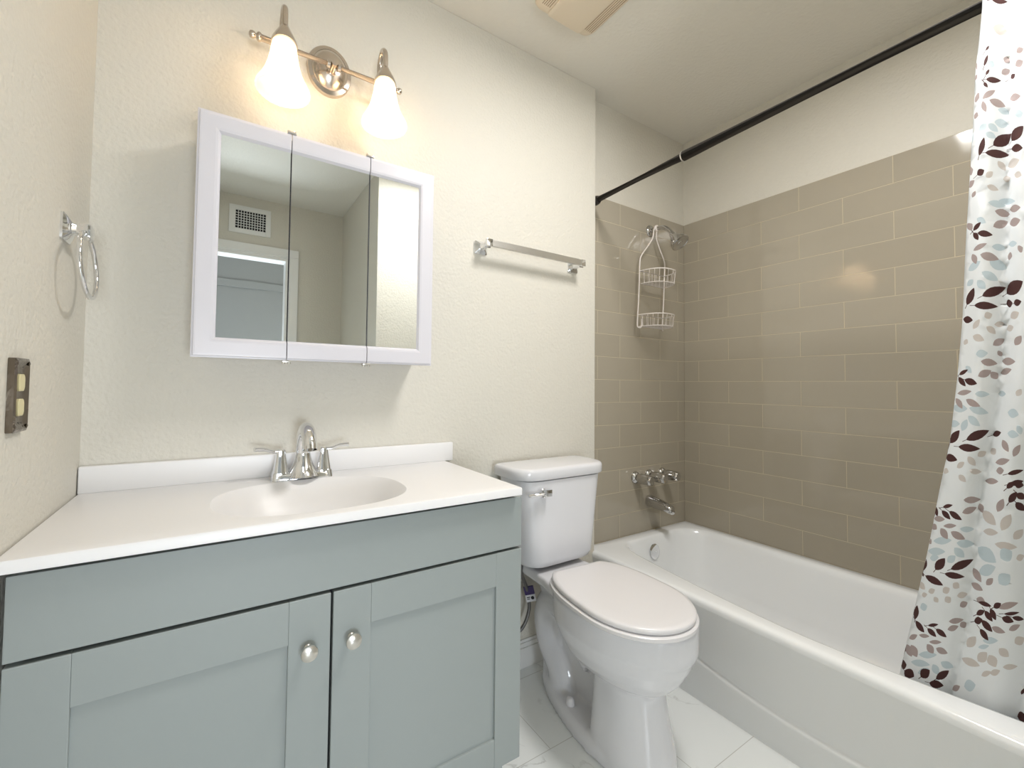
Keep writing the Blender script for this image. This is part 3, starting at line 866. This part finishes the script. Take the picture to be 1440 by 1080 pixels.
# ------------------------------------------------------------------ shower rod
RX, RZ_ = -0.720, 1.936
ro = thing('shower_rod', 'black tension rod across the tub opening', 'curtain rod', (RX, 0, RZ_))
def zrod(y): return 1.934 + (1.957-1.934)*min(1, -y/1.18)
bm = bmesh.new(); tube(bm, [(RX, -0.004, zrod(0)), (RX, -0.47, zrod(-0.47))], 0.0148, 20); obj('inner_tube', bm, M_rod, ro, 60)
bm = bmesh.new(); tube(bm, [(RX, -0.462, zrod(-0.462)), (RX, YT+0.004, zrod(YT))], 0.0182, 20); obj('outer_tube', bm, M_rod, ro, 60)
bm = bmesh.new(); lathe(bm, [(0.0150, -0.003), (0.0195, -0.002), (0.0195, 0.002), (0.0150, 0.003)], (RX, -0.460, zrod(-0.46)), (0, -1, 0), 20)
o = obj('joint_ring', bm, M_alu, ro, 40); o['label'] = 'pale ring where the rod telescopes'
for yy, s in ((0.0, -1), (YT, 1)):
    bm = bmesh.new()
    lathe(bm, [(0.0185, 0.0), (0.0185, 0.005), (0.0180, 0.010), (0.0175, 0.018), (0.0200, 0.026), (0.0215, 0.034), (0.0200, 0.042), (0.0175, 0.050), (0.0150, 0.054)], (RX, yy, zrod(yy)), (0, s, 0), 24)
    obj('end_flange', bm, M_rod, ro, 40)

# ------------------------------------------------------------------ shower curtain
LEAVES = "D 1187 1770 1206 1760 1196 1758 1196 1771;D 1184 1766 1189 1751 1184 1758 1188 1760;D 1187 1779 1192 1789 1191 1782 1188 1787;D 1185 1800 1191 1821 1190 1808 1186 1813;D 1188 1832 1193 1839 1192 1833 1190 1838;D 1192 1625 1217 1642 1209 1622 1200 1645;D 1172 1611 1181 1647 1181 1625 1173 1633;D 1181 1613 1212 1600 1197 1597 1197 1615;D 1217 1625 1234 1645 1230 1625 1220 1646;D 1216 1609 1232 1600 1224 1596 1225 1613;D 1168 1571 1179 1576 1176 1566 1171 1582;D 1199 1934 1219 1921 1209 1921 1209 1933;D 1219 1758 1226 1760 1224 1753 1221 1765;D 1158 1451 1171 1464 1167 1453 1162 1462;D 1165 1442 1186 1432 1175 1430 1176 1444;D 1158 1446 1166 1426 1159 1434 1166 1439;M 1210 1806 1219 1795 1213 1795 1216 1807;M 1227 1776 1237 1779 1234 1769 1230 1786;M 1207 1774 1218 1779 1215 1769 1210 1784;M 1168 1788 1173 1795 1173 1787 1168 1796;M 1170 1829 1173 1805 1170 1818 1174 1816;M 1181 1731 1198 1742 1192 1731 1187 1743;M 1190 1724 1210 1704 1199 1706 1202 1721;M 1181 1727 1185 1700 1179 1713 1186 1713;M 1216 1716 1232 1709 1225 1704 1224 1721;M 1229 1803 1238 1804 1235 1797 1232 1811;M 1152 1591 1161 1589 1157 1579 1155 1601;M 1149 1556 1163 1563 1158 1552 1153 1567;M 1158 1527 1164 1538 1164 1529 1158 1536;M 1190 1484 1210 1472 1199 1470 1201 1486;M 1210 1482 1226 1478 1218 1472 1218 1488;M 1187 1450 1206 1459 1199 1446 1194 1463;M 1209 1451 1225 1452 1218 1442 1216 1461;M 1148 1460 1157 1467 1156 1454 1148 1473;M 1165 1710 1173 1701 1167 1700 1171 1711;M 1168 1748 1176 1739 1169 1736 1175 1751;L 1199 1876 1217 1858 1207 1856 1210 1878;L 1222 1865 1238 1849 1228 1845 1231 1868;L 1197 1591 1206 1568 1198 1577 1205 1582;L 1181 1559 1190 1569 1188 1558 1183 1570;L 1182 1541 1196 1528 1187 1529 1190 1540;L 1202 1550 1213 1550 1209 1543 1207 1557;L 1209 1576 1227 1578 1220 1567 1217 1587;L 1219 1552 1229 1544 1223 1542 1226 1554;B 1187 1674 1199 1653 1190 1659 1196 1668;B 1195 1675 1213 1665 1204 1660 1204 1679;B 1200 1701 1215 1688 1207 1688 1209 1701;B 1174 1666 1185 1675 1183 1663 1177 1677;B 1183 1656 1196 1640 1187 1643 1192 1653;B 1224 1674 1234 1673 1231 1664 1228 1683;B 1190 1794 1197 1805 1198 1793 1190 1806;B 1182 1504 1204 1493 1193 1491 1194 1506;B 1195 1506 1219 1495 1207 1494 1208 1508;B 1159 1648 1163 1671 1163 1658 1158 1662;B 1165 1475 1178 1460 1169 1462 1174 1473;D 1168 1300 1199 1317 1186 1299 1181 1318;D 1142 1286 1156 1322 1155 1299 1144 1309;D 1155 1282 1188 1275 1171 1270 1172 1287;D 1200 1302 1225 1322 1217 1299 1208 1326;D 1199 1280 1209 1280 1205 1271 1203 1289;D 1211 1278 1222 1280 1217 1271 1215 1286;D 1135 1255 1152 1249 1142 1244 1144 1260;D 1125 1125 1141 1137 1134 1127 1131 1135;D 1124 1120 1136 1098 1126 1105 1133 1113;D 1134 1114 1155 1104 1143 1101 1147 1116;D 1134 974 1167 999 1154 978 1149 996;D 1106 962 1123 995 1119 973 1109 984;D 1120 956 1154 956 1137 947 1138 965;D 1095 930 1118 924 1104 918 1108 936;D 1171 988 1185 996 1179 986 1177 999;D 1193 906 1214 918 1204 907 1203 917;D 1195 884 1213 894 1205 883 1204 895;M 1157 1406 1178 1415 1169 1405 1166 1416;M 1155 1399 1161 1374 1154 1385 1163 1388;M 1168 1393 1192 1378 1178 1377 1182 1394;M 1204 1384 1211 1380 1206 1374 1209 1390;M 1220 1390 1227 1393 1225 1383 1221 1399;M 1179 1190 1194 1204 1189 1191 1184 1204;M 1184 1169 1190 1174 1189 1166 1185 1178;M 1162 1155 1183 1149 1171 1144 1174 1160;M 1189 1155 1210 1152 1199 1145 1200 1162;M 1157 1121 1175 1134 1169 1120 1164 1135;M 1174 1118 1183 1128 1182 1116 1175 1131;M 1186 1128 1204 1136 1196 1125 1194 1139;M 1121 1081 1146 1087 1134 1078 1133 1090;M 1118 1070 1129 1046 1120 1054 1128 1062;M 1136 1068 1158 1053 1144 1053 1149 1067;M 1187 980 1196 955 1187 963 1195 972;M 1202 946 1212 973 1210 956 1203 963;M 1175 927 1197 938 1187 925 1185 939;M 1176 909 1188 913 1183 903 1182 919;M 1157 882 1179 886 1168 877 1169 891;M 1210 1188 1220 1207 1219 1192 1211 1203;L 1170 1253 1180 1259 1177 1249 1173 1264;L 1152 1229 1163 1249 1161 1235 1154 1243;L 1172 1232 1183 1215 1175 1219 1181 1229;L 1151 1213 1168 1201 1157 1200 1162 1215;L 1135 1204 1142 1198 1136 1195 1141 1207;L 1182 1236 1195 1237 1189 1230 1189 1243;L 1198 1224 1209 1228 1205 1219 1203 1233;L 1205 1248 1218 1257 1214 1245 1209 1261;L 1136 936 1146 916 1137 921 1145 931;L 1150 938 1161 950 1158 939 1153 950;L 1117 906 1130 922 1126 909 1121 919;L 1120 890 1131 876 1122 878 1129 889;L 1137 904 1153 902 1144 896 1146 909;L 1093 896 1102 892 1095 887 1099 901;L 1210 1078 1217 1093 1217 1082 1210 1089;L 1167 946 1176 958 1175 946 1169 958;B 1147 1364 1168 1378 1160 1363 1155 1379;B 1169 1354 1190 1332 1177 1335 1183 1350;B 1162 1337 1173 1315 1163 1321 1172 1331;B 1180 1375 1202 1357 1188 1356 1194 1376;B 1184 1407 1202 1402 1193 1397 1193 1412;B 1206 1408 1219 1405 1213 1400 1213 1413;B 1144 1330 1155 1341 1153 1330 1147 1342;B 1137 1145 1147 1129 1139 1132 1145 1142;B 1151 1081 1171 1081 1161 1074 1161 1088;B 1181 1082 1194 1082 1188 1076 1188 1089;B 1112 1048 1138 1046 1124 1037 1126 1057;B 1141 1049 1168 1038 1153 1035 1157 1052;B 1139 1030 1156 1008 1143 1012 1151 1026;B 1127 994 1137 1022 1137 1005 1127 1012;B 1105 1009 1124 1010 1114 1001 1115 1018;B 1155 1171 1172 1173 1164 1163 1163 1181;B 1196 1042 1212 1038 1203 1030 1206 1050;B 1208 1002 1216 1008 1214 996 1210 1015;B 1195 996 1211 993 1202 986 1204 1003;D 1074 804 1080 780 1073 788 1081 795;D 1090 805 1108 816 1099 806 1098 815;D 1088 797 1103 780 1092 783 1099 794;D 1101 799 1122 785 1109 785 1114 799;D 1191 874 1202 891 1199 879 1194 887;D 1202 886 1213 884 1206 877 1209 892;D 1193 843 1204 869 1202 852 1195 860;D 1204 866 1212 853 1205 854 1212 866;D 1202 846 1212 828 1203 831 1211 842;D 1050 635 1056 667 1058 652 1048 651;D 1073 647 1091 683 1088 660 1076 670;D 1100 660 1134 693 1120 669 1115 685;D 1089 645 1121 649 1104 639 1106 655;D 1054 625 1086 615 1067 611 1073 629;D 1046 628 1051 621 1046 621 1051 628;D 1032 504 1037 542 1040 525 1029 522;D 1033 502 1049 481 1037 484 1045 498;D 1056 502 1075 515 1066 504 1065 512;D 1055 495 1070 481 1059 482 1066 494;D 1070 501 1088 490 1076 489 1082 503;D 1140 597 1161 598 1150 592 1152 603;D 1164 597 1176 613 1172 600 1168 610;D 1136 565 1150 582 1145 569 1141 579;D 1150 582 1162 564 1152 567 1159 579;D 1159 592 1167 570 1159 576 1167 586;D 1132 547 1146 559 1140 545 1138 561;D 1144 557 1161 540 1149 541 1156 556;D 1141 535 1154 516 1144 519 1151 532;D 1176 581 1192 578 1182 572 1186 588;D 1179 591 1200 602 1190 592 1190 600;D 1190 588 1205 587 1197 582 1199 593;D 999 368 1013 378 1007 362 1005 384;D 1008 360 1027 357 1012 344 1023 373;D 1039 363 1056 391 1052 370 1042 385;D 1066 374 1088 407 1081 385 1074 397;D 1054 358 1078 364 1064 350 1068 372;D 1006 402 1011 419 1011 411 1006 411;M 1126 833 1149 837 1137 827 1138 843;M 1123 802 1143 818 1135 803 1132 817;M 1147 827 1152 807 1145 813 1154 821;M 1090 760 1113 769 1102 759 1102 770;M 1085 753 1097 731 1086 735 1096 749;M 1103 751 1125 740 1111 737 1117 754;M 1073 772 1093 777 1083 768 1083 782;M 1069 757 1078 748 1070 745 1077 759;M 1059 719 1067 708 1059 707 1067 719;M 1133 672 1146 645 1134 652 1144 665;M 1154 643 1165 664 1163 650 1156 657;M 1129 635 1148 627 1136 623 1141 639;M 1176 818 1186 850 1186 831 1176 837;M 1093 531 1115 543 1104 530 1104 544;M 1090 510 1107 525 1100 511 1098 524;M 1109 525 1119 535 1116 523 1112 537;M 1057 462 1079 473 1068 462 1069 473;M 1053 454 1064 437 1054 437 1064 453;M 1069 453 1088 450 1076 443 1081 460;M 1039 470 1058 476 1048 467 1050 478;M 1019 448 1036 468 1030 453 1026 463;M 1023 435 1034 411 1022 414 1035 431;M 1012 429 1024 406 1012 409 1025 426;M 1160 550 1180 549 1168 542 1171 557;M 1185 557 1200 574 1194 560 1191 571;M 1171 600 1199 623 1186 605 1184 619;M 1137 603 1151 602 1142 594 1146 611;M 1091 359 1105 378 1100 363 1096 374;M 1111 575 1122 586 1118 574 1115 588;L 1152 812 1173 787 1157 789 1168 809;L 1181 778 1195 818 1194 795 1182 803;L 1152 765 1176 771 1164 760 1164 776;L 1170 744 1201 746 1185 736 1187 754;L 1197 763 1209 787 1207 770 1199 780;L 1199 720 1209 729 1205 717 1203 731;L 1041 603 1053 590 1043 589 1051 603;L 1059 587 1071 598 1067 586 1064 598;L 1047 573 1057 580 1052 570 1051 582;L 1069 579 1076 569 1069 568 1076 579;L 1085 598 1097 614 1094 600 1088 612;L 1088 577 1098 592 1097 579 1090 590;L 1103 628 1112 620 1104 616 1111 632;L 1108 599 1123 608 1116 596 1115 611;L 1119 480 1134 513 1132 492 1121 501;L 1136 457 1151 487 1149 466 1138 477;L 1109 447 1139 448 1122 437 1127 457;L 1154 483 1164 462 1152 463 1166 482;L 1170 508 1183 496 1172 493 1181 511;L 1141 427 1157 447 1150 432 1147 442;L 1155 441 1170 458 1164 443 1161 455;L 1174 468 1194 479 1184 467 1184 480;L 1192 530 1204 546 1201 530 1195 546;B 1071 717 1104 731 1088 715 1088 733;B 1112 728 1137 730 1123 719 1126 739;B 1060 688 1092 699 1076 684 1077 703;B 1108 715 1122 696 1110 697 1120 713;B 1095 675 1109 696 1106 680 1098 691;B 1118 763 1138 766 1128 757 1129 771;B 1064 672 1080 681 1072 668 1072 685;B 1142 724 1171 702 1150 698 1163 728;B 1178 715 1194 736 1191 714 1181 738;B 1174 656 1190 683 1188 661 1176 679;B 1142 665 1170 692 1159 667 1154 690;B 1022 392 1057 404 1038 389 1041 408;B 1062 409 1071 388 1061 391 1072 406;B 1076 423 1095 417 1082 410 1089 429;B 1037 419 1070 437 1054 419 1054 437;B 1034 370 1055 394 1046 375 1043 388;B 1145 510 1169 525 1157 510 1157 526;B 1112 382 1131 399 1123 378 1120 404;B 1137 490 1155 505 1147 492 1146 502;B 1043 539 1056 551 1052 537 1048 554"
EDGE = [(-1.1846, 2.05), (-1.1846, 1.95), (-1.1774, 1.877), (-1.169, 1.804), (-1.1646, 1.727), (-1.1537, 1.573), (-1.1425, 1.415), (-1.1332, 1.252), (-1.1214, 1.12), (-1.1053, 0.968), (-1.0839, 0.844), (-1.0609, 0.697), (-1.0221, 0.483), (-0.9975, 0.349), (-0.985, 0.27)]
VALL = [(-1.222, 2.05), (-1.2172, 1.774), (-1.2038, 1.429), (-1.1921, 1.182), (-1.1765, 1.024), (-1.16, 0.917), (-1.1508, 0.855), (-1.142, 0.774), (-1.1292, 0.636), (-1.1112, 0.484), (-1.089, 0.362), (-1.078, 0.27)]
def interp(tab, z):
    if z >= tab[0][1]: return tab[0][0]
    for (y0, z0), (y1, z1) in zip(tab, tab[1:]):
        if z1 <= z <= z0:
            return y0+(y1-y0)*(z0-z)/(z0-z1)
    return tab[-1][0]
def curtain_x(y, z):
    e, v = interp(EDGE, z), interp(VALL, z)
    w = e-v
    ph = (e-y)/w
    if ph > 1: ph = 1+(ph-1)*0.9
    base = -0.75+(1.95-z)*(0.13/1.6)
    amp = 0.016+0.006*(2.0-z)/1.7
    f = abs(sin(pi*ph))**0.75
    return base - amp*(f-0.45) - 0.004*sin(ph*7.3+z*3.0)
YEND = -1.505
ZTOP, ZBOT = 2.02, 0.275
verts2 = []; edges2 = []; 
def add_loop(pts):
    i0 = len(verts2)
    verts2.extend(Vector(p) for p in pts)
    n = len(pts)
    edges2.extend((i0+k, i0+(k+1) % n) for k in range(n))
    return list(range(i0, i0+n))
zs_list = [ZTOP-(ZTOP-ZBOT)*k/60 for k in range(61)]
outline = [(interp(EDGE, z), z) for z in zs_list] + [(YEND, ZBOT+(ZTOP-ZBOT)*k/60) for k in range(61)]
border = outline
leafpolys = []
for it in LEAVES.split(';'):
    q = it.split(); v = [float(s)/1000 for s in q[1:]]
    a, b, c, d = Vector((-v[0], v[1])), Vector((-v[2], v[3])), Vector((-v[4], v[5])), Vector((-v[6], v[7]))
    def side(m):
        mid = (a+b)/2; off = m-mid
        out = []
        for t in (0.12, 0.28, 0.45, 0.62, 0.80, 0.92):
            w = (sin(pi*t**0.9))**0.85*(1.0 if t < 0.6 else 1.0)
            out.append(a.lerp(b, t)+off*w*1.02)
        return out
    poly = [a]+side(c)+[b]+side(d)[::-1]
    leafpolys.append((q[0], poly))
    if q[0] == 'D':
        # a hair-thin stem running back from the leaf base
        dr = (a-b).normalized(); nn = Vector((-dr.y, dr.x))*0.0006
        l_ = 0.008
        leafpolys.append(('S', [a+nn, a+dr*l_+nn, a+dr*l_-nn, a-nn]))
# the same print carries on over the part of the curtain further along
base_leaves = [lp for lp in leafpolys if lp[0] in 'DMLB']
for k, (c, poly) in enumerate(base_leaves):
    if poly[0].x < -1.13: continue
    sh_ = Vector((-0.19, (k % 3-1)*0.01))
    leafpolys.append((c, [p+sh_ for p in poly]))
def inside(p, poly):
    r = False; n = len(poly); j = n-1
    for i in range(n):
        a, b = poly[i], poly[j]
        if (a.y > p.y) != (b.y > p.y) and p.x < (b.x-a.x)*(p.y-a.y)/(b.y-a.y)+a.x: r = not r
        j = i
    return r
border_idx = add_loop(outline)
for c, poly in leafpolys:
    if all(YEND+0.004 < p.x < interp(EDGE, min(max(p.y, ZBOT), ZTOP))-0.001 and ZBOT+0.004 < p.y < ZTOP-0.004 for p in poly):
        add_loop(poly)
    else:
        # clip against the cloth edge
        cl = []
        for p in poly:
            z = min(max(p.y, ZBOT+0.004), ZTOP-0.004)
            cl.append(Vector((min(max(p.x, YEND+0.004), interp(EDGE, z)-0.001), z)))
        if max(q.x for q in cl)-min(q.x for q in cl) > 0.0015 and max(q.y for q in cl)-min(q.y for q in cl) > 0.0015: add_loop(cl)
# grid points that carry the folds
z = ZTOP-0.015
row = 0
while z > ZBOT+0.01:
    e = interp(EDGE, z); y = e-0.005-(row % 2)*0.0025
    while y > YEND+0.003:
        verts2.append(Vector((y, z))); y -= 0.0055
    z -= 0.022; row += 1
res = geometry.delaunay_2d_cdt(verts2, edges2, [border_idx], 1, 1e-5)
cv, ce, cf = res[0], res[1], res[2]
bm = bmesh.new()
bv = [bm.verts.new((curtain_x(p.x, p.y), p.x, p.y)) for p in cv]
SLOT = {'L': 1, 'B': 2, 'M': 3, 'D': 4, 'S': 4}
ORDER = sorted(leafpolys, key=lambda lp: SLOT[lp[0]], reverse=True)
bbs = [(min(p.x for p in poly), max(p.x for p in poly), min(p.y for p in poly), max(p.y for p in poly)) for c, poly in ORDER]
for f in cf:
    c = (cv[f[0]]+cv[f[1]]+cv[f[2]])/3
    if c.x > interp(EDGE, c.y)+0.0005: continue
    try: fc = bm.faces.new([bv[i] for i in f])
    except ValueError: continue
    for (k, poly), bb in zip(ORDER, bbs):
        if bb[0] <= c.x <= bb[1] and bb[2] <= c.y <= bb[3] and inside(c, poly):
            fc.material_index = SLOT[k]; break
lone = [v for v in bm.verts if not v.link_faces]
bmesh.ops.delete(bm, geom=lone, context='VERTS')
def cloth(name, col):
    m = mat(name, col, 0.7)
    N, L, b = nodes(m)
    tr_ = N.new('ShaderNodeBsdfTranslucent'); tr_.inputs[0].default_value = (*col, 1)
    mx = N.new('ShaderNodeMixShader'); mx.inputs[0].default_value = 0.12
    out = N['Material Output']
    L.new(b.outputs[0], mx.inputs[1]); L.new(tr_.outputs[0], mx.inputs[2]); L.new(mx.outputs[0], out.inputs['Surface'])
    return m
cur = obj('shower_curtain', bm, [cloth('cloth_white', srgb(237, 241, 244)), cloth('print_beige', srgb(208, 201, 196)), cloth('print_blue', srgb(200, 214, 221)), cloth('print_taupe', srgb(172, 157, 155)), cloth('print_brown', srgb(72, 38, 36))], None, 180)
sol = cur.modifiers.new('thickness', 'SOLIDIFY'); sol.thickness = 0.0008; sol.offset = 0
tag(cur, 'white shower curtain printed with brown, taupe and pale blue leaves', 'shower curtain')

# ------------------------------------------------------------------ ceiling exhaust fan
fan = thing('exhaust_fan', 'square cream exhaust fan cover on the ceiling', 'fan', (-1.125, -0.40, ZC))
fx, fy, fh = -1.127, -0.385, 0.142
bm = bmesh.new()
loops = []
for e, d in ((0.0, 0.0), (0.0, 0.010), (0.004, 0.020), (0.016, 0.0293)):
    loops.append([Vector((fx+x, fy+y, ZC-d)) for x, y in rrect(0, 0, 0.138-e, fh-e, 0.034, 6)])
loft(bm, loops)
obj('cover', bm, M_plas, fan, 40)
bm = bmesh.new()
loops = [[Vector((fx+x, fy+y, ZC-d)) for x, y in rrect(0.0, 0, 0.078-e, fh-0.012-e, 0.012, 4)] for e, d in ((0.0, 0.029), (0.0, 0.034), (0.004, 0.036))]
loft(bm, loops)
obj('lens', bm, M_plas, fan, 40)
M_slot = mat('slot_dark', srgb(168, 146, 120), 0.7)
for s in (-1, 1):
    for k in range(5):
        x = fx+s*(0.086+0.0078*k)
        obj('grille_slot', boxbm(x-0.0016, x+0.0016, fy-fh+0.036, fy+fh-0.036, ZC-0.0298, ZC-0.0270), M_slot, fan)

# ------------------------------------------------------------------ air vent over the door (seen in the mirror)
vt = thing('air_vent', 'white air vent grille above the door, seen in the mirror', 'vent', (-1.998, YB, 2.27))
bm = bmesh.new()
vx0, vx1, vz0, vz1 = -2.136, -1.866, 2.165, 2.365
ox0, ox1, oz0, oz1 = -2.095, -1.900, 2.200, 2.330
box(bm, vx0, ox0, YB, YB+0.008, vz0, vz1, bev=0.002); box(bm, ox1, vx1, YB, YB+0.008, vz0, vz1, bev=0.002)
box(bm, ox0, ox1, YB, YB+0.008, vz0, oz0, bev=0.002); box(bm, ox0, ox1, YB, YB+0.008, oz1, vz1, bev=0.002)
obj('vent_frame', bm, M_trim, vt)
obj('duct_opening', boxbm(ox0, ox1, YB+0.0002, YB+0.001, oz0, oz1), M_dark, vt)
bm = bmesh.new()
for k in range(1, 11):
    x = ox0+(ox1-ox0)*k/11; box(bm, x-0.0022, x+0.0022, YB+0.001, YB+0.007, oz0, oz1)
for k in range(1, 7):
    z = oz0+(oz1-oz0)*k/7; box(bm, ox0, ox1, YB+0.002, YB+0.006, z-0.0018, z+0.0018)
obj('grille', bm, M_trim, vt)
